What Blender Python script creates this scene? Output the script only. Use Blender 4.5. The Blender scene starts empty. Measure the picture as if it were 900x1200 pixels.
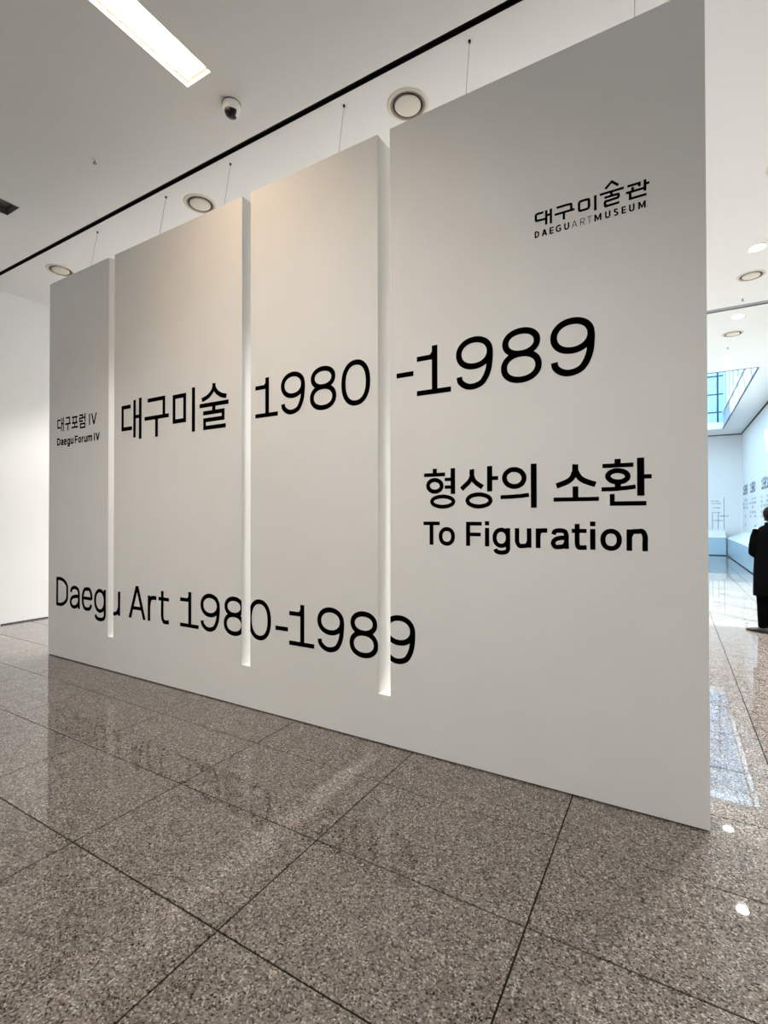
import bpy, bmesh, math, random
from mathutils import Matrix, Vector

random.seed(7)
scene = bpy.context.scene
COL = scene.collection

# ------------------------------------------------------------------ camera
EYE = 1.56
YAW, PITCH, ROLL = 0.52929, 0.009135, -0.001208
cam_data = bpy.data.cameras.new('camera')
cam_data.sensor_fit = 'HORIZONTAL'
cam_data.sensor_width = 36.0
cam_data.lens = 36.0 * 577.93 / 900.0
cam_data.clip_end = 200
camera = bpy.data.objects.new('camera', cam_data)
COL.objects.link(camera)
fwd = Vector((-math.sin(YAW) * math.cos(PITCH), math.cos(YAW) * math.cos(PITCH), math.sin(PITCH)))
rgt0 = Vector((math.cos(YAW), math.sin(YAW), 0))
up0 = rgt0.cross(fwd)
rgt = rgt0 * math.cos(ROLL) + up0 * math.sin(ROLL)
upv = up0 * math.cos(ROLL) - rgt0 * math.sin(ROLL)
camera.matrix_world = Matrix(((rgt.x, upv.x, -fwd.x, 0), (rgt.y, upv.y, -fwd.y, 0), (rgt.z, upv.z, -fwd.z, EYE), (0, 0, 0, 1)))
scene.camera = camera

# ------------------------------------------------------------------ world, sun, exposure
world = bpy.data.worlds.new('sky')
scene.world = world
world.use_nodes = True
bg = world.node_tree.nodes['Background']
bg.inputs['Color'].default_value = (0.80, 0.90, 1.0, 1)
bg.inputs['Strength'].default_value = 3.3

sun_data = bpy.data.lights.new('sun', 'SUN')
sun_data.energy = 17.0
sun_data.angle = 0.0095
sun_data.color = (1.0, 0.89, 0.76)
sun = bpy.data.objects.new('sun', sun_data)
COL.objects.link(sun)
sun.rotation_euler = Vector((0.715, -0.76, -0.73)).to_track_quat('-Z', 'Y').to_euler()
sun.location = (-8, 30, 20)

scene.view_settings.view_transform = 'Standard'
scene.view_settings.look = 'None'
scene.view_settings.gamma = 1.0
scene.view_settings.use_curve_mapping = False
scene.view_settings.exposure = 0.75
scene.cycles.max_bounces = 14
scene.cycles.diffuse_bounces = 8
scene.cycles.transparent_max_bounces = 12
scene.cycles.sample_clamp_indirect = 6.0

SPOT_W = 72.0
DOWNLIGHT_W = 214.0
STRIP_EMIT = 12.0

# ------------------------------------------------------------------ measures (metres)
XL, XR = -8.35, 2.385          # side walls
YF, YB = -9.0, 23.97           # wall behind the viewer, far wall
H = 4.83                       # ceiling
PY, PT = 2.917, 0.185           # partition face and thickness
PH, SILL = 4.215, 0.341        # partition height, foot of the slots
PANELS = [(-6.123, -4.960), (-4.864, -3.064), (-2.966, -1.754), (-1.657, 0.153)]
SKY_X0, SKY_X1, SKY_Y0, SKY_Y1 = -5.4, 1.672, 13.47, 22.30


# ------------------------------------------------------------------ materials
def material(name, color, rough=0.6, metal=0.0, spec=0.5, emit=None, estr=0.0, noise=0.0, nscale=40.0, bump=0.0, bscale=300.0):
    m = bpy.data.materials.new(name)
    m.use_nodes = True
    nt = m.node_tree
    b = nt.nodes['Principled BSDF']
    b.inputs['Base Color'].default_value = (*color, 1)
    b.inputs['Roughness'].default_value = rough
    b.inputs['Metallic'].default_value = metal
    b.inputs['Specular IOR Level'].default_value = spec
    if emit:
        b.inputs['Emission Color'].default_value = (*emit, 1)
        b.inputs['Emission Strength'].default_value = estr
    if noise or bump:
        geo = nt.nodes.new('ShaderNodeNewGeometry')
    if noise:
        n = nt.nodes.new('ShaderNodeTexNoise')
        n.inputs['Scale'].default_value = nscale
        n.inputs['Detail'].default_value = 4
        nt.links.new(geo.outputs['Position'], n.inputs['Vector'])
        r = nt.nodes.new('ShaderNodeValToRGB')
        r.color_ramp.elements[0].position = 0.3
        r.color_ramp.elements[1].position = 0.7
        r.color_ramp.elements[0].color = (*[c * (1 - noise) for c in color], 1)
        r.color_ramp.elements[1].color = (*[min(1, c * (1 + noise)) for c in color], 1)
        nt.links.new(n.outputs['Fac'], r.inputs['Fac'])
        nt.links.new(r.outputs['Color'], b.inputs['Base Color'])
    if bump:
        n2 = nt.nodes.new('ShaderNodeTexNoise')
        n2.inputs['Scale'].default_value = bscale
        n2.inputs['Detail'].default_value = 2
        nt.links.new(geo.outputs['Position'], n2.inputs['Vector'])
        bp = nt.nodes.new('ShaderNodeBump')
        bp.inputs['Strength'].default_value = bump
        bp.inputs['Distance'].default_value = 0.002
        nt.links.new(n2.outputs['Fac'], bp.inputs['Height'])
        nt.links.new(bp.outputs['Normal'], b.inputs['Normal'])
    return m


def granite_material():
    m = bpy.data.materials.new('polished_granite')
    m.use_nodes = True
    nt = m.node_tree
    b = nt.nodes['Principled BSDF']
    geo = nt.nodes.new('ShaderNodeNewGeometry')
    # warp so that the grains are irregular
    wn = nt.nodes.new('ShaderNodeTexNoise')
    wn.inputs['Scale'].default_value = 90
    wn.inputs['Detail'].default_value = 2
    nt.links.new(geo.outputs['Position'], wn.inputs['Vector'])
    mix = nt.nodes.new('ShaderNodeVectorMath')
    mix.operation = 'MULTIPLY_ADD'
    nt.links.new(wn.outputs['Color'], mix.inputs[0])
    mix.inputs[1].default_value = (0.010, 0.010, 0.010)
    nt.links.new(geo.outputs['Position'], mix.inputs[2])
    vo = nt.nodes.new('ShaderNodeTexVoronoi')
    vo.inputs['Scale'].default_value = 165
    nt.links.new(mix.outputs[0], vo.inputs['Vector'])
    sep = nt.nodes.new('ShaderNodeSeparateColor')
    nt.links.new(vo.outputs['Color'], sep.inputs['Color'])
    ramp = nt.nodes.new('ShaderNodeValToRGB')
    ramp.color_ramp.interpolation = 'CONSTANT'
    e = ramp.color_ramp.elements
    e[0].position, e[0].color = 0.0, (0.026, 0.022, 0.020, 1)
    e[1].position, e[1].color = 0.12, (0.14, 0.118, 0.104, 1)
    for p, c in ((0.30, (0.205, 0.178, 0.158)), (0.52, (0.27, 0.236, 0.21)), (0.74, (0.34, 0.305, 0.275)), (0.92, (0.54, 0.50, 0.46))):
        x = e.new(p)
        x.color = (*c, 1)
    nt.links.new(sep.outputs['Red'], ramp.inputs['Fac'])
    # broad tone drift inside the slabs and from slab to slab
    n2 = nt.nodes.new('ShaderNodeTexNoise')
    n2.inputs['Scale'].default_value = 9
    n2.inputs['Detail'].default_value = 5
    nt.links.new(geo.outputs['Position'], n2.inputs['Vector'])
    oi = nt.nodes.new('ShaderNodeObjectInfo')
    add = nt.nodes.new('ShaderNodeMath')
    add.operation = 'MULTIPLY_ADD'
    nt.links.new(oi.outputs['Random'], add.inputs[0])
    add.inputs[1].default_value = 0.10
    nt.links.new(n2.outputs['Fac'], add.inputs[2])
    mr = nt.nodes.new('ShaderNodeMapRange')
    mr.inputs['From Min'].default_value = 0.3
    mr.inputs['From Max'].default_value = 0.8
    mr.inputs['To Min'].default_value = 0.80
    mr.inputs['To Max'].default_value = 1.08
    nt.links.new(add.outputs[0], mr.inputs['Value'])
    mul = nt.nodes.new('ShaderNodeVectorMath')
    mul.operation = 'SCALE'
    nt.links.new(ramp.outputs['Color'], mul.inputs[0])
    nt.links.new(mr.outputs['Result'], mul.inputs['Scale'])
    nt.links.new(mul.outputs[0], b.inputs['Base Color'])
    b.inputs['Roughness'].default_value = 0.024
    b.inputs['IOR'].default_value = 1.62
    # slight waviness of the polish
    n3 = nt.nodes.new('ShaderNodeTexNoise')
    n3.inputs['Scale'].default_value = 22
    n3.inputs['Detail'].default_value = 3
    nt.links.new(geo.outputs['Position'], n3.inputs['Vector'])
    bp = nt.nodes.new('ShaderNodeBump')
    bp.inputs['Strength'].default_value = 0.006
    bp.inputs['Distance'].default_value = 0.004
    nt.links.new(n3.outputs['Fac'], bp.inputs['Height'])
    nt.links.new(bp.outputs['Normal'], b.inputs['Normal'])
    return m


def pane_material(name, tint, gloss=0.08):
    m = bpy.data.materials.new(name)
    m.use_nodes = True
    nt = m.node_tree
    out = nt.nodes['Material Output']
    nt.nodes.remove(nt.nodes['Principled BSDF'])
    tr = nt.nodes.new('ShaderNodeBsdfTransparent')
    tr.inputs['Color'].default_value = (*tint, 1)
    gl = nt.nodes.new('ShaderNodeBsdfGlossy')
    gl.inputs['Roughness'].default_value = 0.02
    mx = nt.nodes.new('ShaderNodeMixShader')
    mx.inputs['Fac'].default_value = gloss
    nt.links.new(tr.outputs[0], mx.inputs[1])
    nt.links.new(gl.outputs[0], mx.inputs[2])
    nt.links.new(mx.outputs[0], out.inputs['Surface'])
    return m


M = dict(
    wall=material('white_wall_paint', (0.82, 0.82, 0.815), 0.75, bump=0.05),
    ceiling=material('white_ceiling_paint', (0.80, 0.80, 0.79), 0.8),
    partition=material('matt_white_partition_paint', (0.83, 0.825, 0.805), 0.7, noise=0.012, nscale=3, bump=0.06),
    granite=granite_material(),
    grout=material('dark_grout', (0.018, 0.015, 0.013), 0.9, spec=0.1, noise=0.2),
    black=material('black_vinyl', (0.0012, 0.0012, 0.0012), 0.8, spec=0.0),
    groove=material('black_track', (0.006, 0.006, 0.006), 0.6, spec=0.2),
    grey=material('grey_channel', (0.30, 0.31, 0.32), 0.6),
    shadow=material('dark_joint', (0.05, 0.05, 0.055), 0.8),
    white_metal=material('white_enamel', (0.80, 0.79, 0.77), 0.4),
    cream=material('cream_speaker_mesh', (0.70, 0.65, 0.57), 0.7, noise=0.08, nscale=250),
    brown=material('brown_ring', (0.28, 0.23, 0.19), 0.5),
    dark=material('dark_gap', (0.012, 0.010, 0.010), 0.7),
    steel=material('steel_wire', (0.34, 0.33, 0.32), 0.5),
    dome=material('smoked_dome', (0.004, 0.004, 0.005), 0.06),
    dullmetal=material('dull_reflector', (0.16, 0.16, 0.16), 0.45, metal=0.3),
    strip=material('warm_diffuser', (0.9, 0.85, 0.78), 0.5, emit=(1.0, 0.74, 0.50), estr=STRIP_EMIT),
    lens=material('lamp_lens', (0.9, 0.9, 0.88), 0.3, emit=(1.0, 0.86, 0.72), estr=60.0),
    mullion=material('navy_mullion', (0.02, 0.035, 0.075), 0.5),
    kerb=material('pale_lilac_panel', (0.40, 0.43, 0.50), 0.6),
    glass=pane_material('blue_tinted_glass', (0.74, 0.87, 0.94)),
    clear=pane_material('clear_glass', (0.93, 0.95, 0.95), 0.06),
    outer=material('blue_grey_outer', (0.26, 0.42, 0.55), 0.6, noise=0.05, nscale=2),
    plinth=material('white_lacquer', (0.80, 0.81, 0.82), 0.35),
    glossy=material('pale_blue_gloss_panel', (0.46, 0.62, 0.74), 0.12),
    print=material('blue_grey_print', (0.05, 0.09, 0.16), 0.7),
    skin=material('skin', (0.50, 0.33, 0.25), 0.55, noise=0.06, nscale=30),
    coat=material('black_wool', (0.0025, 0.0025, 0.003), 0.95, spec=0.02, noise=0.3, nscale=200),
    lining=material('dark_brown_cloth', (0.03, 0.026, 0.023), 0.95, spec=0.1),
    hair=material('black_hair', (0.004, 0.0035, 0.0035), 0.7, spec=0.1, noise=0.3, nscale=150),
    shoe=material('black_leather', (0.008, 0.008, 0.008), 0.4),
)


# ------------------------------------------------------------------ helpers
def link(name, mesh, mat, parent=None):
    o = bpy.data.objects.new(name, mesh)
    COL.objects.link(o)
    if mat is not None and not mesh.materials:
        mesh.materials.append(M[mat])
    if parent is not None:
        o.parent = parent
    return o


def obj(name, bm, mat, parent=None, smooth=False):
    me = bpy.data.meshes.new(name)
    bm.normal_update()
    bm.to_mesh(me)
    bm.free()
    if smooth:
        for p in me.polygons:
            p.use_smooth = True
    return link(name, me, mat, parent)


def empty(name, loc, label=None, category=None, group=None, rz=0.0):
    o = bpy.data.objects.new(name, None)
    o.empty_display_size = 0.1
    COL.objects.link(o)
    o.location = loc
    o.rotation_euler = (0, 0, rz)
    tag(o, label, category, group)
    return o


def tag(o, label=None, category=None, group=None, kind=None):
    for k, v in (('label', label), ('category', category), ('group', group), ('kind', kind)):
        if v:
            o[k] = v
    return o


def box(bm, x0, x1, y0, y1, z0, z1):
    v = [bm.verts.new(p) for p in ((x0, y0, z0), (x1, y0, z0), (x1, y1, z0), (x0, y1, z0), (x0, y0, z1), (x1, y0, z1), (x1, y1, z1), (x0, y1, z1))]
    for f in ((0, 3, 2, 1), (4, 5, 6, 7), (0, 1, 5, 4), (1, 2, 6, 5), (2, 3, 7, 6), (3, 0, 4, 7)):
        bm.faces.new([v[i] for i in f])
    return bm


def boxes(*args):
    bm = bmesh.new()
    for a in args:
        box(bm, *a)
    return bm


def lathe(profile, n=40, center=(0, 0, 0)):
    """profile: [(r, z)] turned about the z axis"""
    bm = bmesh.new()
    rings = []
    for r, z in profile:
        if r < 1e-6:
            rings.append([bm.verts.new((center[0], center[1], center[2] + z))])
        else:
            rings.append([bm.verts.new((center[0] + r * math.cos(2 * math.pi * i / n), center[1] + r * math.sin(2 * math.pi * i / n), center[2] + z)) for i in range(n)])
    for a, b in zip(rings, rings[1:]):
        for i in range(n):
            j = (i + 1) % n
            if len(a) == 1 and len(b) == 1:
                continue
            if len(a) == 1:
                bm.faces.new((a[0], b[j], b[i]))
            elif len(b) == 1:
                bm.faces.new((a[i], a[j], b[0]))
            else:
                bm.faces.new((a[i], a[j], b[j], b[i]))
    bmesh.ops.recalc_face_normals(bm, faces=bm.faces[:])
    return bm


def tube(bm, pts, radii, n=10, flat=1.0):
    """a tapered tube with rounded ends along pts"""
    pts = [Vector(p) for p in pts]
    rings = []
    for i, p in enumerate(pts):
        d = (pts[min(i + 1, len(pts) - 1)] - pts[max(i - 1, 0)]).normalized()
        a = d.orthogonal().normalized() if abs(d.z) > 0.95 else d.cross(Vector((0, 0, 1))).normalized()
        if abs(d.z) > 0.95:
            a = Vector((1, 0, 0)) - d * d.x
            a.normalize()
        b = d.cross(a)
        rings.append([bm.verts.new(p + (a * math.cos(2 * math.pi * k / n) + b * math.sin(2 * math.pi * k / n) * flat) * radii[i]) for k in range(n)])
    for ra, rb in zip(rings, rings[1:]):
        for k in range(n):
            bm.faces.new((ra[k], ra[(k + 1) % n], rb[(k + 1) % n], rb[k]))
    for ring, p, q, s in ((rings[0], pts[0], pts[1], radii[0]), (rings[-1], pts[-1], pts[-2], radii[-1])):
        c = bm.verts.new(p + (p - q).normalized() * s * 0.5)
        for k in range(n):
            bm.faces.new((ring[k], ring[(k + 1) % n], c))
    return bm


def grid_slab(x0, x1, y0, y1, z0, z1, holes):
    """a slab with rectangular openings, as one closed mesh"""
    xs = sorted({x0, x1, *[h[0] for h in holes], *[h[1] for h in holes]})
    ys = sorted({y0, y1, *[h[2] for h in holes], *[h[3] for h in holes]})
    xs = [x for x in xs if x0 <= x <= x1]
    ys = [y for y in ys if y0 <= y <= y1]
    solid = {}
    for i in range(len(xs) - 1):
        for j in range(len(ys) - 1):
            cx, cy = (xs[i] + xs[i + 1]) / 2, (ys[j] + ys[j + 1]) / 2
            solid[i, j] = not any(h[0] < cx < h[1] and h[2] < cy < h[3] for h in holes)
    bm = bmesh.new()
    vs = {}

    def v(i, j, k):
        if (i, j, k) not in vs:
            vs[i, j, k] = bm.verts.new((xs[i], ys[j], z1 if k else z0))
        return vs[i, j, k]
    for (i, j), s in solid.items():
        if not s:
            continue
        bm.faces.new((v(i, j, 0), v(i, j + 1, 0), v(i + 1, j + 1, 0), v(i + 1, j, 0)))
        bm.faces.new((v(i, j, 1), v(i + 1, j, 1), v(i + 1, j + 1, 1), v(i, j + 1, 1)))
        for di, dj, a, b in ((-1, 0, (i, j + 1), (i, j)), (1, 0, (i + 1, j), (i + 1, j + 1)), (0, -1, (i, j), (i + 1, j)), (0, 1, (i + 1, j + 1), (i, j + 1))):
            if not solid.get((i + di, j + dj), False):
                bm.faces.new((v(*a, 0), v(*b, 0), v(*b, 1), v(*a, 1)))
    return bm


# ------------------------------------------------------------------ strokes for lettering
def smooth_path(pts, k=6):
    P = [pts[0]] + list(pts) + [pts[-1]]
    out = []
    for i in range(1, len(P) - 2):
        a, b, c, d = P[i - 1:i + 3]
        for j in range(k):
            t = j / k
            out.append(tuple(0.5 * (2 * b[q] + (c[q] - a[q]) * t + (2 * a[q] - 5 * b[q] + 4 * c[q] - d[q]) * t * t + (3 * b[q] - a[q] - 3 * c[q] + d[q]) * t ** 3) for q in (0, 1)))
    out.append(tuple(pts[-1]))
    return out


def ellipse(cx, cy, rx, ry, n=36, power=2.0):
    out = []
    for i in range(n):
        a = 2 * math.pi * i / n
        c, s = math.cos(a), math.sin(a)
        out.append((cx + rx * math.copysign(abs(c) ** (2 / power), c), cy + ry * math.copysign(abs(s) ** (2 / power), s)))
    return out


def stroke(pts, w, closed=False):
    """quads of a mitred stroke along a centre line"""
    P = []
    for p in pts:
        if not P or math.hypot(p[0] - P[-1][0], p[1] - P[-1][1]) > 1e-5:
            P.append(p)
    n = len(P)
    seg = []
    for i in range(n if closed else n - 1):
        a, b = P[i], P[(i + 1) % n]
        l = math.hypot(b[0] - a[0], b[1] - a[1])
        seg.append((-(b[1] - a[1]) / l, (b[0] - a[0]) / l))
    off = []
    for i in range(n):
        if closed:
            n1, n2 = seg[i - 1], seg[i]
        else:
            n1, n2 = seg[max(i - 1, 0)], seg[min(i, n - 2)]
        mx, my = n1[0] + n2[0], n1[1] + n2[1]
        l2 = mx * mx + my * my
        k = min(2 / l2 if l2 > 1e-6 else 1, 2.2)
        off.append((mx * k * w / 2, my * k * w / 2))
    quads = []
    for i in range(n if closed else n - 1):
        j = (i + 1) % n
        a, b = P[i], P[j]
        quads.append([(a[0] + off[i][0], a[1] + off[i][1]), (a[0] - off[i][0], a[1] - off[i][1]), (b[0] - off[j][0], b[1] - off[j][1]), (b[0] + off[j][0], b[1] + off[j][1])])
    return quads


def glyph(ch, l, r, base, cap, w):
    """polygons of one sans-serif letter standing on base between l and r; cap is the capital height"""
    xh = cap * 0.757
    h = w * 0.84
    a, b = l + w / 2, r - w / 2
    m = (a + b) / 2
    q = []

    def L(*p, width=w):
        q.extend(stroke([(x, base + y) for x, y in p], width))

    def S(*p, width=w * 0.95):
        q.extend(stroke([(x, base + y) for x, y in smooth_path(p)], width))

    def O(cx, cy, rx, ry, power=2.2, width=w * 0.95):
        q.extend(stroke([(x, base + y) for x, y in ellipse(cx, cy, rx, ry, power=power)], width, True))

    def poly(*p):
        q.append([(x, base + y) for x, y in p])
    lo, xt, ct = h / 2 - 0.012 * cap, xh - h / 2 + 0.006 * cap, cap - h / 2
    W_ = b - a
    if ch == '-':
        L((l, 0.49 * cap), (r, 0.49 * cap), width=h)
    elif ch == '_':
        L((l, 0.365 * cap), (r, 0.365 * cap), width=h)
    elif ch == '1':
        s = l + (r - l) * 0.53
        L((s, 0), (s, cap))
        L((l, h / 2), (r, h / 2), width=h)
        L((l, 0.77 * cap), (s, 0.77 * cap), width=h)
        poly((s - w / 2, 0.77 * cap + h / 2 + 0.055 * cap), (s - w / 2 - 0.045 * cap, 0.77 * cap + h / 2), (s - w / 2, 0.77 * cap + h / 2))
    elif ch == '9':
        O(m, 0.698 * cap, W_ / 2, 0.262 * cap, 2.1)
        S((b, 0.72 * cap), (b + 0.003 * cap, 0.58 * cap), (b - 0.03 * cap, 0.33 * cap), (b - 0.13 * cap, 0.13 * cap), (m + 0.06 * cap, 0.055 * cap), (m - 0.08 * cap, 0.042 * cap), (m - 0.2 * cap, 0.085 * cap), (a + 0.03 * cap, 0.17 * cap), (a + 0.012 * cap, 0.262 * cap))
    elif ch == '8':
        O(m, 0.744 * cap, W_ / 2 - 0.026 * cap, 0.213 * cap, 2.1)
        O(m, 0.288 * cap, W_ / 2, 0.246 * cap, 2.15)
    elif ch == '0':
        O(m, 0.5 * cap, W_ / 2, 0.5 * cap - h / 2 + 0.012 * cap, 2.25)
    elif ch == 'o':
        O(m, (lo + xt) / 2, W_ / 2, (xt - lo) / 2, 2.15)
    elif ch == 'D':
        L((a, 0), (a, cap))
        S((a, ct), (a + 0.38 * W_, ct), (a + 0.72 * W_, ct - 0.07 * cap), (b - 0.03 * W_, 0.73 * cap), (b, 0.5 * cap), (b - 0.03 * W_, 0.27 * cap), (a + 0.72 * W_, 0.07 * cap + h / 2), (a + 0.38 * W_, h / 2), (a, h / 2))
    elif ch == 'a':
        S((a + 0.03 * W_, 0.70 * xh), (a + 0.14 * W_, 0.86 * xh), (m, xt), (b - 0.12 * W_, 0.86 * xh), (b, 0.66 * xh), (b, 0.35 * xh), (b + 0.02 * W_, 0))
        S((b, 0.555 * xh), (m, 0.53 * xh), (a + 0.14 * W_, 0.44 * xh), (a, 0.27 * xh), (a + 0.14 * W_, 0.1 * xh), (m - 0.05 * W_, lo), (b - 0.18 * W_, 0.14 * xh), (b, 0.32 * xh))
    elif ch == 'e':
        L((a, 0.525 * xh), (b, 0.525 * xh), width=h)
        S((b + 0.01 * W_, 0.495 * xh), (b - 0.03 * W_, 0.70 * xh), (b - 0.2 * W_, 0.91 * xh), (m, xt), (a + 0.2 * W_, 0.89 * xh), (a + 0.02 * W_, 0.66 * xh), (a, 0.47 * xh), (a + 0.04 * W_, 0.27 * xh), (a + 0.22 * W_, 0.09 * xh), (m + 0.03 * W_, lo), (b - 0.17 * W_, 0.11 * xh), (b - 0.02 * W_, 0.27 * xh))
    elif ch == 'g':
        L((b, -0.02 * cap), (b, xh))
        O((a + b) / 2, (xt + 0.06 * xh) / 2, W_ / 2, (xt - 0.06 * xh) / 2, 2.1)
        S((b, 0.12 * xh), (b, -0.08 * cap), (b - 0.14 * W_, -0.19 * cap), (m, -0.225 * cap), (a + 0.16 * W_, -0.19 * cap), (a + 0.05 * W_, -0.09 * cap))
    elif ch == 'u':
        L((b, 0), (b, xh))
        S((a, xh), (a, 0.6 * xh), (a + 0.01 * W_, 0.3 * xh), (a + 0.2 * W_, 0.09 * xh), (m - 0.02 * W_, lo), (b - 0.2 * W_, 0.12 * xh), (b, 0.34 * xh))
    elif ch == 'n':
        L((a, 0), (a, xh))
        S((a, 0.64 * xh), (a + 0.2 * W_, 0.88 * xh), (m + 0.04 * W_, xt), (b - 0.16 * W_, 0.91 * xh), (b, 0.68 * xh), (b, 0.35 * xh), (b, 0))
    elif ch == 'm':
        L((a, 0), (a, xh))
        for s, t in ((a, m), (m, b)):
            S((s, 0.68 * xh), (s + 0.2 * (t - s), 0.9 * xh), (s + 0.55 * (t - s), xt), (t - 0.1 * (t - s), 0.9 * xh), (t, 0.68 * xh), (t, 0.3 * xh), (t, 0))
    elif ch == 'r':
        L((a, 0), (a, xh))
        S((a, 0.58 * xh), (a + 0.14 * W_, 0.80 * xh), (a + 0.42 * W_, xt - 0.02 * xh), (b + 0.3 * w, xt - 0.005 * xh))
    elif ch == 't':
        s = l + (r - l) * 0.37
        L((l, xh - h / 2), (r, xh - h / 2), width=h)
        S((s, 0.94 * cap), (s, 0.6 * cap), (s, 0.22 * cap), (s + 0.08 * (r - l), 0.085 * cap), (s + 0.26 * (r - l), lo), (r, h / 2))
    elif ch == 'i':
        L((a, 0), (a, xh))
        L((a, cap + 0.03 * cap - w * 0.95), (a, cap + 0.03 * cap))
    elif ch == 'I':
        L((m, 0), (m, cap))
    elif ch == 'A':
        t = w * 0.54
        poly((l, 0), (l + w * 1.06, 0), (m + t, cap), (m - t, cap))
        poly((r, 0), (r - w * 1.06, 0), (m - t, cap), (m + t, cap))
        L((l + (m - l) * 0.36, 0.32 * cap), (r - (r - m) * 0.36, 0.32 * cap), width=h)
    elif ch == 'V':
        t = w * 0.56
        poly((l, cap), (l + w * 1.06, cap), (m + t, 0), (m - t, 0))
        poly((r, cap), (r - w * 1.06, cap), (m - t, 0), (m + t, 0))
    elif ch == 'T':
        L((l, ct), (r, ct), width=h)
        L((m, 0), (m, cap))
    elif ch in 'FE':
        L((a, 0), (a, cap))
        L((l, ct), (r, ct), width=h)
        L((a, 0.48 * cap), (r - 0.06 * (r - l), 0.48 * cap), width=h)
        if ch == 'E':
            L((l, h / 2), (r, h / 2), width=h)
    elif ch == 'U':
        S((a, cap), (a, 0.7 * cap), (a, 0.35 * cap), (a + 0.14 * W_, 0.12 * cap), (m, h / 2), (b - 0.14 * W_, 0.12 * cap), (b, 0.35 * cap), (b, 0.7 * cap), (b, cap))
    elif ch == 'G':
        S((b - 0.03 * W_, 0.8 * cap), (b - 0.25 * W_, 0.94 * cap), (m, ct), (a + 0.15 * W_, 0.82 * cap), (a, 0.5 * cap), (a + 0.15 * W_, 0.18 * cap), (m, h / 2), (b - 0.2 * W_, 0.1 * cap), (b, 0.2 * cap))
        L((b, 0.1 * cap), (b, 0.46 * cap), (m + 0.1 * W_, 0.46 * cap), width=h)
    elif ch == 'R':
        L((a, 0), (a, cap))
        S((a, ct), (m, ct), (b - 0.08 * W_, 0.9 * cap), (b - 0.02 * W_, 0.74 * cap), (b - 0.08 * W_, 0.58 * cap), (m, 0.48 * cap), (a, 0.48 * cap))
        L((m, 0.48 * cap), (b, 0))
    elif ch == 'M':
        L((a, 0), (a, cap))
        L((b, 0), (b, cap))
        L((a, cap * 0.97), (m, 0.2 * cap), (b, cap * 0.97))
    elif ch == 'S':
        S((b - 0.05 * W_, 0.82 * cap), (m + 0.1 * W_, ct), (a + 0.1 * W_, 0.88 * cap), (a + 0.06 * W_, 0.68 * cap), (m, 0.52 * cap), (b - 0.04 * W_, 0.36 * cap), (b - 0.04 * W_, 0.16 * cap), (m, h / 2), (a, 0.15 * cap))
    return q


NATURAL = dict(zip('Daegu' + 'ForumIV ' + 'Tint' + '1980', (0.78, 0.63, 0.65, 0.68, 0.63, 0.66, 0.68, 0.44, 0.63, 1.02, 0.2, 0.82, 0.25, 0.77, 0.2, 0.63, 0.48, 0.77, 0.77, 0.77, 0.77)))


def word(text, l, r, base, cap, w, gap=0.10, each=False):
    widths = [NATURAL[c] for c in text]
    k = (r - l) / (sum(widths) + gap * (len(text) - 1))
    q, x = [], l
    for c, wd in zip(text, widths):
        g = glyph(c, x, x + wd * k, base, cap, w)
        q += [g] if each else g
        x += (wd + gap) * k
    return q


def strokes(data):
    q = []
    for closed, w, pts in data:
        q += stroke(pts, w, bool(closed))
    return q


def clip(poly, lim, keep_above):
    out = []
    for i, p in enumerate(poly):
        n = poly[(i + 1) % len(poly)]
        pin = (p[0] >= lim) == keep_above
        nin = (n[0] >= lim) == keep_above
        if pin:
            out.append(p)
        if pin != nin:
            t = (lim - p[0]) / (n[0] - p[0])
            out.append((lim, p[1] + t * (n[1] - p[1])))
    return out


def print_mesh(name, polys, place, mat, parent, lo=None, hi=None):
    """flat lettering; place maps (u, v) on the surface to a point"""
    bm = bmesh.new()
    for p in polys:
        if lo is not None:
            p = clip(p, lo, True)
        if hi is not None and len(p) > 2:
            p = clip(p, hi, False)
        if len(p) < 3:
            continue
        try:
            bm.faces.new([bm.verts.new(place(*c)) for c in p])
        except ValueError:
            pass
    if not bm.faces:
        bm.free()
        return None
    return obj(name, bm, mat, parent)


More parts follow.
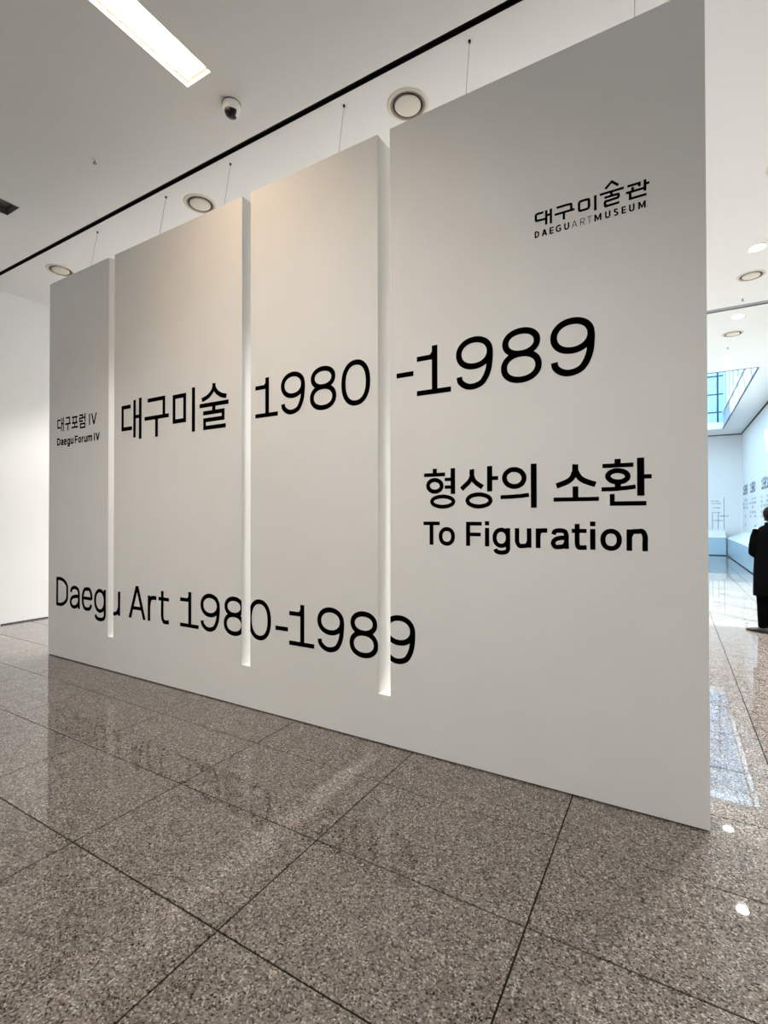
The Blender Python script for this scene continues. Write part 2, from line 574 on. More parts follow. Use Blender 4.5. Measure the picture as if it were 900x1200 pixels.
# stroke centre lines on the partition face, metres: (closed, stroke width, [(x, z), ...])
HANGUL_ART_A = [
    (0, 0.036, [(-4.585, 2.644), (-4.718, 2.644), (-4.718, 2.429), (-4.562, 2.429)]),
    (0, 0.038, [(-4.523, 2.699), (-4.523, 2.333)]),
    (0, 0.04, [(-4.432, 2.710), (-4.432, 2.314)]),
    (0, 0.032, [(-4.524, 2.534), (-4.432, 2.534)]),
    (0, 0.036, [(-4.318, 2.667), (-4.074, 2.667), (-4.074, 2.591), (-4.074, 2.507)]),
    (0, 0.035, [(-4.364, 2.497), (-4.002, 2.497)]),
    (0, 0.04, [(-4.182, 2.490), (-4.182, 2.312)]),
]
HANGUL_ART_B = [
    (1, 0.037, [(-3.929, 2.654), (-3.781, 2.654), (-3.781, 2.429), (-3.929, 2.429)]),
    (0, 0.04, [(-3.663, 2.708), (-3.663, 2.314)]),
    (0, 0.037, [(-3.399, 2.709), (-3.399, 2.705), (-3.399, 2.699), (-3.399, 2.692), (-3.399, 2.685), (-3.401, 2.678), (-3.404, 2.670), (-3.408, 2.663), (-3.412, 2.654), (-3.418, 2.646), (-3.425, 2.638), (-3.433, 2.631), (-3.443, 2.623), (-3.453, 2.616), (-3.465, 2.608), (-3.477, 2.602), (-3.492, 2.596), (-3.510, 2.591), (-3.527, 2.586), (-3.542, 2.583), (-3.553, 2.580)]),
    (0, 0.037, [(-3.399, 2.709), (-3.400, 2.705), (-3.400, 2.699), (-3.400, 2.692), (-3.400, 2.685), (-3.397, 2.677), (-3.394, 2.669), (-3.389, 2.661), (-3.383, 2.652), (-3.376, 2.643), (-3.368, 2.634), (-3.359, 2.626), (-3.348, 2.618), (-3.336, 2.611), (-3.324, 2.604), (-3.312, 2.598), (-3.298, 2.593), (-3.283, 2.589), (-3.267, 2.586), (-3.254, 2.583), (-3.245, 2.581)]),
    (0, 0.035, [(-3.583, 2.530), (-3.220, 2.530)]),
    (0, 0.04, [(-3.401, 2.527), (-3.401, 2.468)]),
    (0, 0.034, [(-3.537, 2.462), (-3.286, 2.462), (-3.286, 2.400), (-3.517, 2.400), (-3.517, 2.333), (-3.253, 2.333)]),
]
HANGUL_FIGURATION_A = [
    (0, 0.026, [(-1.325, 1.868), (-1.325, 1.830)]),
    (0, 0.021, [(-1.402, 1.829), (-1.253, 1.829)]),
    (1, 0.024, [(-1.277, 1.756), (-1.278, 1.748), (-1.282, 1.740), (-1.287, 1.733), (-1.295, 1.728), (-1.304, 1.723), (-1.314, 1.721), (-1.325, 1.720), (-1.336, 1.721), (-1.346, 1.724), (-1.355, 1.729), (-1.363, 1.736), (-1.369, 1.743), (-1.372, 1.751), (-1.373, 1.760), (-1.372, 1.768), (-1.368, 1.776), (-1.363, 1.783), (-1.355, 1.788), (-1.346, 1.793), (-1.335, 1.795), (-1.325, 1.796), (-1.314, 1.794), (-1.304, 1.791), (-1.295, 1.786), (-1.287, 1.780), (-1.282, 1.773), (-1.278, 1.765)]),
    (0, 0.027, [(-1.200, 1.866), (-1.200, 1.702)]),
    (0, 0.019, [(-1.256, 1.796), (-1.204, 1.796)]),
    (0, 0.019, [(-1.256, 1.747), (-1.204, 1.747)]),
    (1, 0.022, [(-1.196, 1.654), (-1.198, 1.647), (-1.203, 1.640), (-1.212, 1.634), (-1.224, 1.629), (-1.238, 1.625), (-1.254, 1.623), (-1.270, 1.622), (-1.287, 1.623), (-1.303, 1.626), (-1.317, 1.630), (-1.329, 1.635), (-1.339, 1.642), (-1.344, 1.649), (-1.346, 1.656), (-1.344, 1.663), (-1.339, 1.670), (-1.329, 1.677), (-1.317, 1.681), (-1.303, 1.685), (-1.287, 1.687), (-1.270, 1.688), (-1.254, 1.687), (-1.238, 1.684), (-1.224, 1.680), (-1.212, 1.674), (-1.203, 1.668), (-1.198, 1.661)]),
    (0, 0.026, [(-1.074, 1.852), (-1.073, 1.847), (-1.073, 1.839), (-1.073, 1.830), (-1.073, 1.821), (-1.074, 1.812), (-1.075, 1.805), (-1.078, 1.799), (-1.081, 1.792), (-1.085, 1.785), (-1.091, 1.778), (-1.099, 1.768), (-1.111, 1.758), (-1.124, 1.747), (-1.135, 1.737), (-1.142, 1.730)]),
    (0, 0.026, [(-1.074, 1.852), (-1.074, 1.847), (-1.074, 1.839), (-1.075, 1.830), (-1.074, 1.821), (-1.073, 1.812), (-1.071, 1.805), (-1.068, 1.797), (-1.064, 1.790), (-1.060, 1.782), (-1.054, 1.775), (-1.045, 1.767), (-1.034, 1.758), (-1.022, 1.750), (-1.012, 1.744), (-1.005, 1.739)]),
    (0, 0.029, [(-0.960, 1.867), (-0.960, 1.712)]),
    (0, 0.021, [(-0.958, 1.792), (-0.907, 1.792)]),
    (1, 0.023, [(-0.955, 1.657), (-0.957, 1.649), (-0.963, 1.641), (-0.971, 1.634), (-0.983, 1.629), (-0.997, 1.625), (-1.012, 1.622), (-1.028, 1.621), (-1.045, 1.622), (-1.061, 1.625), (-1.075, 1.630), (-1.087, 1.636), (-1.096, 1.643), (-1.101, 1.651), (-1.103, 1.659), (-1.101, 1.668), (-1.095, 1.675), (-1.087, 1.682), (-1.075, 1.688), (-1.060, 1.692), (-1.045, 1.694), (-1.028, 1.695), (-1.012, 1.694), (-0.996, 1.690), (-0.983, 1.686), (-0.971, 1.680), (-0.962, 1.673), (-0.957, 1.665)]),
    (1, 0.026, [(-0.752, 1.785), (-0.753, 1.774), (-0.758, 1.764), (-0.764, 1.754), (-0.774, 1.747), (-0.785, 1.741), (-0.797, 1.738), (-0.810, 1.737), (-0.823, 1.739), (-0.835, 1.743), (-0.847, 1.749), (-0.856, 1.758), (-0.863, 1.768), (-0.867, 1.779), (-0.869, 1.790), (-0.867, 1.801), (-0.863, 1.812), (-0.856, 1.821), (-0.846, 1.829), (-0.835, 1.835), (-0.823, 1.838), (-0.810, 1.838), (-0.797, 1.837), (-0.784, 1.832), (-0.773, 1.826), (-0.764, 1.817), (-0.757, 1.807), (-0.753, 1.797)]),
    (0, 0.021, [(-0.893, 1.675), (-0.884, 1.675), (-0.873, 1.676), (-0.859, 1.676), (-0.845, 1.676), (-0.832, 1.677), (-0.820, 1.677), (-0.808, 1.678), (-0.796, 1.679), (-0.784, 1.679), (-0.773, 1.680), (-0.762, 1.681), (-0.750, 1.683), (-0.739, 1.684), (-0.729, 1.685), (-0.723, 1.686)]),
    (0, 0.03, [(-0.696, 1.867), (-0.696, 1.610)]),
]
HANGUL_FIGURATION_B = [
    (0, 0.027, [(-0.467, 1.850), (-0.467, 1.845), (-0.467, 1.839), (-0.467, 1.831), (-0.467, 1.823), (-0.469, 1.814), (-0.472, 1.805), (-0.476, 1.794), (-0.480, 1.783), (-0.487, 1.773), (-0.496, 1.764), (-0.508, 1.756), (-0.525, 1.748), (-0.542, 1.742), (-0.558, 1.736), (-0.569, 1.733)]),
    (0, 0.027, [(-0.467, 1.850), (-0.468, 1.845), (-0.468, 1.839), (-0.469, 1.831), (-0.468, 1.823), (-0.466, 1.814), (-0.462, 1.805), (-0.457, 1.795), (-0.451, 1.784), (-0.444, 1.774), (-0.434, 1.765), (-0.421, 1.757), (-0.405, 1.750), (-0.388, 1.743), (-0.373, 1.738), (-0.363, 1.734)]),
    (0, 0.027, [(-0.467, 1.727), (-0.467, 1.654)]),
    (0, 0.02, [(-0.585, 1.655), (-0.346, 1.655)]),
    (0, 0.027, [(-0.253, 1.868), (-0.253, 1.833)]),
    (0, 0.02, [(-0.328, 1.833), (-0.177, 1.833)]),
    (1, 0.024, [(-0.204, 1.772), (-0.205, 1.766), (-0.209, 1.759), (-0.215, 1.754), (-0.222, 1.749), (-0.231, 1.746), (-0.241, 1.744), (-0.252, 1.744), (-0.263, 1.745), (-0.273, 1.748), (-0.283, 1.752), (-0.290, 1.757), (-0.296, 1.763), (-0.300, 1.769), (-0.301, 1.776), (-0.300, 1.783), (-0.296, 1.790), (-0.290, 1.795), (-0.282, 1.800), (-0.273, 1.803), (-0.263, 1.805), (-0.252, 1.805), (-0.241, 1.804), (-0.231, 1.801), (-0.222, 1.797), (-0.214, 1.792), (-0.209, 1.786), (-0.205, 1.779)]),
    (0, 0.026, [(-0.252, 1.747), (-0.252, 1.709)]),
    (0, 0.02, [(-0.333, 1.706), (-0.324, 1.706), (-0.311, 1.706), (-0.297, 1.706), (-0.282, 1.706), (-0.269, 1.707), (-0.258, 1.707), (-0.246, 1.708), (-0.235, 1.709), (-0.224, 1.710), (-0.214, 1.710), (-0.203, 1.712), (-0.192, 1.713), (-0.182, 1.714), (-0.173, 1.716), (-0.167, 1.717)]),
    (0, 0.03, [(-0.143, 1.868), (-0.143, 1.668)]),
    (0, 0.02, [(-0.143, 1.768), (-0.092, 1.768)]),
    (0, 0.021, [(-0.280, 1.680), (-0.280, 1.628), (-0.117, 1.628)]),
]
HANGUL_MUSEUM_A = [
    (0, 0.0115, [(-0.635, 3.318), (-0.639, 3.319), (-0.646, 3.319), (-0.654, 3.319), (-0.661, 3.320), (-0.667, 3.320), (-0.670, 3.319), (-0.672, 3.319), (-0.674, 3.318), (-0.675, 3.317), (-0.675, 3.317), (-0.676, 3.316), (-0.677, 3.315), (-0.677, 3.314), (-0.677, 3.312), (-0.678, 3.310), (-0.678, 3.306), (-0.678, 3.302), (-0.678, 3.297), (-0.678, 3.293), (-0.678, 3.290), (-0.678, 3.288), (-0.677, 3.286), (-0.677, 3.285), (-0.676, 3.284), (-0.675, 3.283), (-0.674, 3.282), (-0.674, 3.281), (-0.673, 3.281), (-0.671, 3.280), (-0.667, 3.280), (-0.660, 3.279), (-0.650, 3.279), (-0.640, 3.278), (-0.630, 3.278), (-0.624, 3.278)]),
    (0, 0.0115, [(-0.619, 3.326), (-0.619, 3.243)]),
    (0, 0.0115, [(-0.593, 3.327), (-0.593, 3.242)]),
    (0, 0.0115, [(-0.619, 3.296), (-0.593, 3.296)]),
    (0, 0.0115, [(-0.562, 3.321), (-0.552, 3.321), (-0.538, 3.321), (-0.522, 3.321), (-0.507, 3.321), (-0.497, 3.320), (-0.491, 3.320), (-0.489, 3.320), (-0.488, 3.320), (-0.487, 3.320), (-0.487, 3.320), (-0.485, 3.319), (-0.484, 3.318), (-0.484, 3.317), (-0.483, 3.315), (-0.483, 3.314), (-0.482, 3.312), (-0.482, 3.310), (-0.482, 3.308), (-0.482, 3.305), (-0.482, 3.303), (-0.482, 3.300), (-0.482, 3.296), (-0.482, 3.292), (-0.482, 3.288), (-0.482, 3.286)]),
    (0, 0.0115, [(-0.573, 3.284), (-0.465, 3.284)]),
    (0, 0.0115, [(-0.522, 3.285), (-0.522, 3.242)]),
    (1, 0.0115, [(-0.441, 3.307), (-0.437, 3.315), (-0.430, 3.317), (-0.399, 3.317), (-0.391, 3.315), (-0.389, 3.307), (-0.389, 3.275), (-0.392, 3.267), (-0.399, 3.264), (-0.431, 3.264), (-0.438, 3.266), (-0.441, 3.275)]),
    (0, 0.0115, [(-0.357, 3.326), (-0.357, 3.242)]),
]
HANGUL_MUSEUM_B = [
    (0, 0.0115, [(-0.306, 3.343), (-0.274, 3.373), (-0.242, 3.343)]),
    (0, 0.0115, [(-0.334, 3.320), (-0.215, 3.320)]),
    (0, 0.0115, [(-0.276, 3.320), (-0.276, 3.297)]),
    (0, 0.0115, [(-0.311, 3.296), (-0.303, 3.296), (-0.291, 3.296), (-0.278, 3.296), (-0.266, 3.296), (-0.257, 3.296), (-0.251, 3.296), (-0.248, 3.296), (-0.246, 3.296), (-0.245, 3.296), (-0.244, 3.295), (-0.242, 3.294), (-0.241, 3.293), (-0.241, 3.291), (-0.241, 3.289), (-0.241, 3.287), (-0.241, 3.285), (-0.241, 3.283), (-0.241, 3.281), (-0.242, 3.279), (-0.244, 3.277), (-0.245, 3.276), (-0.247, 3.276), (-0.249, 3.276), (-0.252, 3.276), (-0.257, 3.276), (-0.264, 3.276), (-0.273, 3.276), (-0.282, 3.275), (-0.291, 3.275), (-0.298, 3.275), (-0.302, 3.275), (-0.304, 3.275), (-0.305, 3.274), (-0.306, 3.274), (-0.307, 3.272), (-0.307, 3.270), (-0.308, 3.268), (-0.308, 3.265), (-0.308, 3.262), (-0.307, 3.259), (-0.307, 3.257), (-0.307, 3.254), (-0.307, 3.252), (-0.306, 3.250), (-0.305, 3.248), (-0.304, 3.248), (-0.303, 3.247), (-0.302, 3.247), (-0.300, 3.248), (-0.294, 3.248), (-0.285, 3.248), (-0.272, 3.248), (-0.258, 3.248), (-0.246, 3.249), (-0.237, 3.249)]),
    (0, 0.0115, [(-0.198, 3.320), (-0.141, 3.320), (-0.141, 3.302)]),
    (0, 0.0115, [(-0.173, 3.309), (-0.173, 3.284)]),
    (0, 0.0115, [(-0.205, 3.286), (-0.115, 3.286)]),
    (0, 0.0115, [(-0.115, 3.330), (-0.115, 3.270)]),
    (0, 0.0115, [(-0.115, 3.307), (-0.094, 3.307)]),
    (0, 0.0115, [(-0.185, 3.285), (-0.185, 3.250), (-0.108, 3.250)]),
]

# ================================================================== THE SETTING
def structure(name, bm, mat):
    return tag(obj(name, bm, mat), kind='structure')


# ---- floor: slab, grout bed and granite slabs of 1.0 x 0.6 m with open joints
TX, TY, GAP = 1.0, 0.6, 0.0072
TX0, TY0 = -0.49, 0.1                       # a joint crossing
floor = structure('floor', boxes((XL - 0.2, XR + 0.2, YF - 0.2, YB + 0.2, -0.2, -0.004)), 'grout')


def tile_rect(i, j):
    x0, x1 = TX0 + i * TX + GAP / 2, TX0 + (i + 1) * TX - GAP / 2
    y0, y1 = TY0 + j * TY + GAP / 2, TY0 + (j + 1) * TY - GAP / 2
    return max(x0, XL), min(x1, XR), max(y0, YF), min(y1, YB)


def tile_bm(x0, x1, y0, y1, z=0.0):
    bm = bmesh.new()
    c = 0.0006
    lowv = [bm.verts.new((x, y, -0.0039)) for x, y in ((x0, y0), (x1, y0), (x1, y1), (x0, y1))]
    midv = [bm.verts.new((x, y, -c + z)) for x, y in ((x0, y0), (x1, y0), (x1, y1), (x0, y1))]
    topv = [bm.verts.new((x, y, z)) for x, y in ((x0 + c, y0 + c), (x1 - c, y0 + c), (x1 - c, y1 - c), (x0 + c, y1 - c))]
    for a, b in ((lowv, midv), (midv, topv)):
        for k in range(4):
            bm.faces.new((a[k], a[(k + 1) % 4], b[(k + 1) % 4], b[k]))
    bm.faces.new(topv)
    return bm


whole = None
rest = bmesh.new()
i_lo, i_hi = math.floor((XL - TX0) / TX), math.ceil((XR - TX0) / TX)
j_lo, j_hi = math.floor((YF - TY0) / TY), math.ceil((YB - TY0) / TY)
for j in range(j_lo, j_hi):
    for i in range(i_lo, i_hi):
        x0, x1, y0, y1 = tile_rect(i, j)
        if x1 - x0 < 0.01 or y1 - y0 < 0.01:
            continue
        near = (0.0 <= y0 < 7.9) or (y0 >= 7.9 and x1 > -0.2)
        if near:
            full = abs(x1 - x0 - TX + GAP) < 1e-6 and abs(y1 - y0 - TY + GAP) < 1e-6
            if full:
                if whole is None:
                    bm = tile_bm(0, TX - GAP, 0, TY - GAP)
                    whole = bpy.data.meshes.new('granite_tile')
                    bm.normal_update()
                    bm.to_mesh(whole)
                    bm.free()
                t = link('granite_tile', whole, 'granite', floor)
                t.location = (x0, y0, 0)
            else:
                t = obj('granite_tile', tile_bm(0, x1 - x0, 0, y1 - y0), 'granite', floor)
                t.location = (x0, y0, 0)
        else:
            tb = tile_bm(x0, x1, y0, y1)
            me = bpy.data.meshes.new('tmp')
            tb.to_mesh(me)
            tb.free()
            rest.from_mesh(me)
            bpy.data.meshes.remove(me)
tag(obj('granite_tile_field', rest, 'granite', floor), kind='stuff')

# ---- walls
structure('wall_left', boxes((XL - 0.2, XL, YF - 0.2, YB + 0.2, 0, H + 0.2)), 'wall')
wall_right = structure('wall_right', boxes((XR, XR + 0.2, YF - 0.2, YB + 0.2, 0, H + 0.2)), 'wall')
wall_back = structure('wall_back', boxes((XL, XR, YB, YB + 0.2, 0, H + 0.2)), 'wall')
FX0, FX1, FZ0, FZ1 = -4.2, -0.4, 0.12, 2.3      # added glazed opening behind the viewer, lets in fill daylight
structure('wall_front', boxes((XL, FX0, YF - 0.2, YF, 0, H + 0.2), (FX1, XR, YF - 0.2, YF, 0, H + 0.2), (FX0, FX1, YF - 0.2, YF, 0, FZ0), (FX0, FX1, YF - 0.2, YF, FZ1, H + 0.2)), 'wall')
window_fill = tag(empty('window_fill', (0, 0, 0)), kind='structure')
for k in range(3):
    x0, x1 = FX0 + (FX1 - FX0) * k / 3, FX0 + (FX1 - FX0) * (k + 1) / 3
    obj('pane', boxes((x0 + 0.03, x1 - 0.03, YF - 0.11, YF - 0.09, FZ0, FZ1)), 'clear', window_fill)
    obj('mullion', boxes((x1 - 0.03, x1 + 0.03, YF - 0.14, YF - 0.06, FZ0, FZ1)), 'grey', window_fill)
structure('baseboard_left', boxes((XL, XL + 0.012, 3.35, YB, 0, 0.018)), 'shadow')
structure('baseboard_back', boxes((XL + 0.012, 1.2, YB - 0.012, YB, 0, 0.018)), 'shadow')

# ---- ceiling with its openings
STRIP_W, STRIP_L = 0.267, 3.05
STRIPS = [(-3.172, 2.466, True), (-6.204, 2.530, False), (-0.145, 2.466, False),
          (-3.172, -3.2, True), (-6.204, -3.2, False), (-0.145, -3.2, False)]  # the lit one in this row is added fill, out of view
GROOVE_1 = (XL, XR, 3.068, 3.120)
GROOVE_2 = (XL, XR, 9.35, 9.52)
SKY = (SKY_X0, SKY_X1, SKY_Y0, SKY_Y1)
holes = [(x, x + STRIP_W, y - STRIP_L, y) for x, y, lit in STRIPS] + [GROOVE_1, GROOVE_2, SKY]
structure('ceiling', grid_slab(XL, XR, YF, YB, H, H + 0.2, holes), 'ceiling')


def channel(name, g, mat, depth):
    x0, x1, y0, y1 = g
    bm = boxes((x0, x1, y0 - 0.004, y1 + 0.004, H + depth, H + 0.2), (x0, x1, y0, y0 + 0.004, H + 0.001, H + depth), (x0, x1, y1 - 0.004, y1, H + 0.001, H + depth))
    return structure(name, bm, mat)


channel('trim_1', GROOVE_1, 'groove', 0.03)
channel('trim_2', GROOVE_2, 'grey', 0.02)
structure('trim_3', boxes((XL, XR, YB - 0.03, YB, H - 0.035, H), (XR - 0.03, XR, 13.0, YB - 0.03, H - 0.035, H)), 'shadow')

# ---- roof lantern over the far room
window_1 = tag(empty('window_1', (0, 0, 0)), kind='structure')
LT = 7.55
KERB = 5.40
n = 7
for k in range(n):                                # kerb panels with open joints, both long sides
    y0 = SKY_Y0 + (SKY_Y1 - SKY_Y0) * k / n
    y1 = SKY_Y0 + (SKY_Y1 - SKY_Y0) * (k + 1) / n
    obj('kerb_panel', boxes((SKY_X1 - 0.012, SKY_X1 + 0.10, y0 + 0.006, y1 - 0.006, H + 0.004, KERB)), 'kerb', window_1)
    obj('kerb_panel', boxes((SKY_X0 - 0.10, SKY_X0 + 0.012, y0 + 0.006, y1 - 0.006, H + 0.004, KERB)), 'kerb', window_1)
obj('kerb_backing', boxes((SKY_X1 + 0.10, SKY_X1 + 0.2, SKY_Y0 - 0.2, SKY_Y1 + 0.2, H + 0.2, KERB), (SKY_X0 - 0.2, SKY_X0 - 0.10, SKY_Y0 - 0.2, SKY_Y1 + 0.2, H + 0.2, KERB), (SKY_X0 - 0.1, SKY_X1 + 0.1, SKY_Y0 - 0.2, SKY_Y0, H + 0.2, KERB), (SKY_X0 - 0.1, SKY_X1 + 0.1, SKY_Y1, SKY_Y1 + 0.2, H + 0.1, H + 0.25)), 'kerb', window_1)
obj('edge_strip', boxes((SKY_X1 - 0.036, SKY_X1 - 0.013, SKY_Y0 + 0.02, SKY_Y1 - 0.02, H - 0.010, H + 0.03)), 'mullion', window_1)
obj('edge_strip', boxes((SKY_X0, SKY_X1 - 0.013, SKY_Y0 + 0.003, SKY_Y0 + 0.020, H - 0.010, H + 0.02)), 'mullion', window_1)
obj('sill', boxes((SKY_X1 - 0.06, SKY_X1 + 0.10, SKY_Y0, SKY_Y1, KERB, KERB + 0.06)), 'white_metal', window_1)
obj('sill', boxes((SKY_X0 - 0.10, SKY_X0 + 0.06, SKY_Y0, SKY_Y1, KERB, KERB + 0.06)), 'white_metal', window_1)
obj('kerb_panel', boxes((SKY_X0, SKY_X1, SKY_Y1 - 0.01, SKY_Y1 + 0.02, H, H + 0.25)), 'white_metal', window_1)
ZB = [H + 0.25, 5.466, 6.144, 6.828, LT]
XB = [1.672, 1.49, 0.80, 0.11, -0.58, -1.27, -1.96, -2.65, -3.34, -4.03, -4.72, -5.4]
YE = SKY_Y1 + 0.03
for a, b in zip(ZB, ZB[1:]):                      # glazed far end
    for c, d in zip(XB, XB[1:]):
        obj('pane', boxes((d, c, YE, YE + 0.02, a, b)), 'glass', window_1)
for x in XB[1:-1]:
    obj('mullion', boxes((x - 0.03, x + 0.03, YE - 0.04, YE + 0.04, H + 0.25, LT)), 'mullion', window_1)
for z in ZB[1:]:
    obj('transom', boxes((SKY_X0, SKY_X1, YE - 0.03, YE + 0.03, z - 0.02, z + 0.02)), 'mullion', window_1)
YR = [SKY_Y0 + (SKY_Y1 - SKY_Y0) * k / n for k in range(n + 1)]
for a, b in zip(YR, YR[1:]):                      # glazed sides and roof
    for x in (SKY_X0 - 0.04, SKY_X1 + 0.02):
        obj('pane', boxes((x, x + 0.02, a, b, KERB + 0.06, LT)), 'glass', window_1)
    obj('pane', boxes((SKY_X0, SKY_X1, a, b, LT + 0.02, LT + 0.04)), 'glass', window_1)
for c, d in zip(XB, XB[1:]):                      # near end
    obj('pane', boxes((d, c, SKY_Y0 - 0.06, SKY_Y0 - 0.04, KERB, LT)), 'glass', window_1)
for y in YR:
    obj('rafter', boxes((SKY_X0, SKY_X1, y - 0.05, y + 0.05, LT - 0.16, LT)), 'white_metal', window_1)
for y in YR[1:-1]:
    obj('side_post', boxes((SKY_X1, SKY_X1 + 0.06, y - 0.03, y + 0.03, KERB + 0.06, LT - 0.16)), 'white_metal', window_1)
    obj('side_post', boxes((SKY_X0 - 0.06, SKY_X0, y - 0.03, y + 0.03, KERB + 0.06, LT - 0.16)), 'white_metal', window_1)
# added wall behind the lantern to cut the sun and back the glazing
structure('wall_sun_block', boxes((-14, 14, 24.4, 24.8, H + 0.2, 9.70)), 'outer')
structure('roof_deck', boxes((XR + 0.2, 14, YF - 0.2, 24.4, H - 0.1, H + 0.18), (-14, XL - 0.2, YF - 0.2, 24.4, H - 0.1, H + 0.18)), 'outer')

# ================================================================== THE LETTERED PARTITION
part_root = empty('exhibition_partition', (-2.985, PY + PT / 2, 0), 'tall freestanding white partition wall with three slots and black Korean and English lettering', 'partition')
part_root['kind'] = 'thing'


def rel(bm):
    bmesh.ops.translate(bm, verts=bm.verts, vec=(2.985, -PY - PT / 2, 0))
    return bm


obj('base', rel(boxes((PANELS[0][0], PANELS[3][1], PY, PY + PT, 0.010, SILL))), 'partition', part_root)
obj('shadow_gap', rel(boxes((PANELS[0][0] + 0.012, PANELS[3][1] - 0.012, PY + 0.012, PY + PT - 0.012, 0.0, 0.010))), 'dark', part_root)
panels = [obj('panel', rel(boxes((a, b, PY, PY + PT, SILL, PH))), 'partition', part_root) for a, b in PANELS]
for x in (-5.675, -4.447, -3.515, -2.236, -1.186, -0.17):
    bm = tube(bmesh.new(), [(x, 3.095, PH - 0.002), (x, 3.20, H - 0.012)], [0.0018, 0.0018], 6)
    wire = obj('suspension_wire', rel(bm), 'steel', part_root)
    obj('ceiling_anchor', rel(lathe([(0, -0.016), (0.008, -0.016), (0.010, 0.0), (0, 0.0)], 14, (x, 3.20, H))), 'dark', wire)


def on_partition(u, v):
    return (u + 2.985, -PT / 2 - 0.0012, v)


def heavier(data, k):
    return [(c, w * k, pts) for c, w, pts in data]


def letter(marks, label):
    """marks: one list of polygons for each character; a character cut by a slot leaves a piece on either panel"""
    for polys in marks:
        for k, (a, b) in enumerate(PANELS):
            o = print_mesh('letter', polys, on_partition, 'black', panels[k], a, b)
            if o:
                o['label'] = label


def syllables(data, *cuts):
    """splits traced strokes into one list of polygons for each syllable"""
    out, last = [], 0
    for c in list(cuts) + [len(data)]:
        out.append(strokes(data[last:c]))
        last = c
    return out


BIG = 0.0398
CAP = 0.316
# upper title line
letter(syllables(heavier(HANGUL_ART_A + HANGUL_ART_B, 1.06), 4, 7, 9), 'large black syllable of the Korean title')
up = []
for c, l, r in (('1', -2.912, -2.670), ('9', -2.640, -2.398), ('8', -2.352, -2.105), ('0', -2.063, -1.814)):
    up.append(glyph(c, l, r, 2.354, CAP, BIG))
letter(up, 'large black digit of the upper year 1980')
up = []
for c, l, r in (('-', -1.606, -1.478), ('1', -1.453, -1.211), ('9', -1.178, -0.937), ('8', -0.889, -0.646), ('9', -0.601, -0.362)):
    up.append(glyph(c, l, r, 2.354, CAP, BIG))
letter(up, 'large black character of the upper year -1989')
# lower title line, cut by the slots
low = []
for c, l, r in (('D', -5.953, -5.706), ('a', -5.675, -5.474), ('e', -5.440, -5.234), ('g', -5.208, -4.994), ('u', -4.945, -4.747), ('A', -4.608, -4.338),
                ('r', -4.307, -4.168), ('t', -4.146, -3.992), ('1', -3.837, -3.588), ('9', -3.566, -3.321), ('8', -3.275, -3.030), ('0', -2.988, -2.739),
                ('_', -2.694, -2.564), ('1', -2.553, -2.309), ('9', -2.282, -2.038), ('8', -1.993, -1.751), ('9', -1.710, -1.468)):
    low.append(glyph(c, l, r, 0.5745, CAP, BIG))
letter(low, 'large black character of the line Daegu Art 1980-1989')
# subtitle
letter(syllables(heavier(HANGUL_FIGURATION_A + HANGUL_FIGURATION_B, 1.14), 7, 12, 15, 19), 'bold black syllable of the Korean subtitle')
sub = []
for c, l, r in (('T', -1.407, -1.291), ('o', -1.299, -1.186), ('F', -1.113, -1.011), ('i', -0.991, -0.964), ('g', -0.944, -0.835), ('u', -0.808, -0.710),
                ('r', -0.686, -0.615), ('a', -0.602, -0.503), ('t', -0.488, -0.410), ('i', -0.392, -0.364), ('o', -0.341, -0.233), ('n', -0.212, -0.111)):
    sub.append(glyph(c, l, r, 1.3765, 0.150, 0.0272))
letter(sub, 'bold black letter of the subtitle To Figuration')
# museum name
letter(syllables(heavier(HANGUL_MUSEUM_A + HANGUL_MUSEUM_B, 1.15), 4, 7, 9, 13), 'black syllable of the Korean museum name')
mus = []
for k, (c, l, r) in enumerate((('D', -0.685, -0.659), ('A', -0.645, -0.614), ('E', -0.601, -0.578), ('G', -0.567, -0.536), ('U', -0.521, -0.493), ('A', -0.480, -0.451), ('R', -0.435, -0.411),
                               ('T', -0.399, -0.374), ('M', -0.362, -0.326), ('U', -0.308, -0.281), ('S', -0.266, -0.242), ('E', -0.227, -0.205), ('U', -0.191, -0.164), ('M', -0.147, -0.112))):
    mus.append(glyph(c, l, r, 3.181, 0.0385, 0.0036 if 5 <= k <= 7 else 0.0082))
letter(mus, 'small black capital of the line DAEGUARTMUSEUM')


# forum line: two syllables share the shapes of the title
def fit(data, l, r, b, t, w):
    xs = [p[0] for s in data for p in s[2]]
    ys = [p[1] for s in data for p in s[2]]
    x0, x1, y0, y1 = min(xs), max(xs), min(ys), max(ys)
    return [(c, w, [(l + w / 2 + (x - x0) / (x1 - x0) * (r - l - w), b + (y - y0) / (y1 - y0) * (t - b)) for x, y in pts]) for c, _, pts in data]


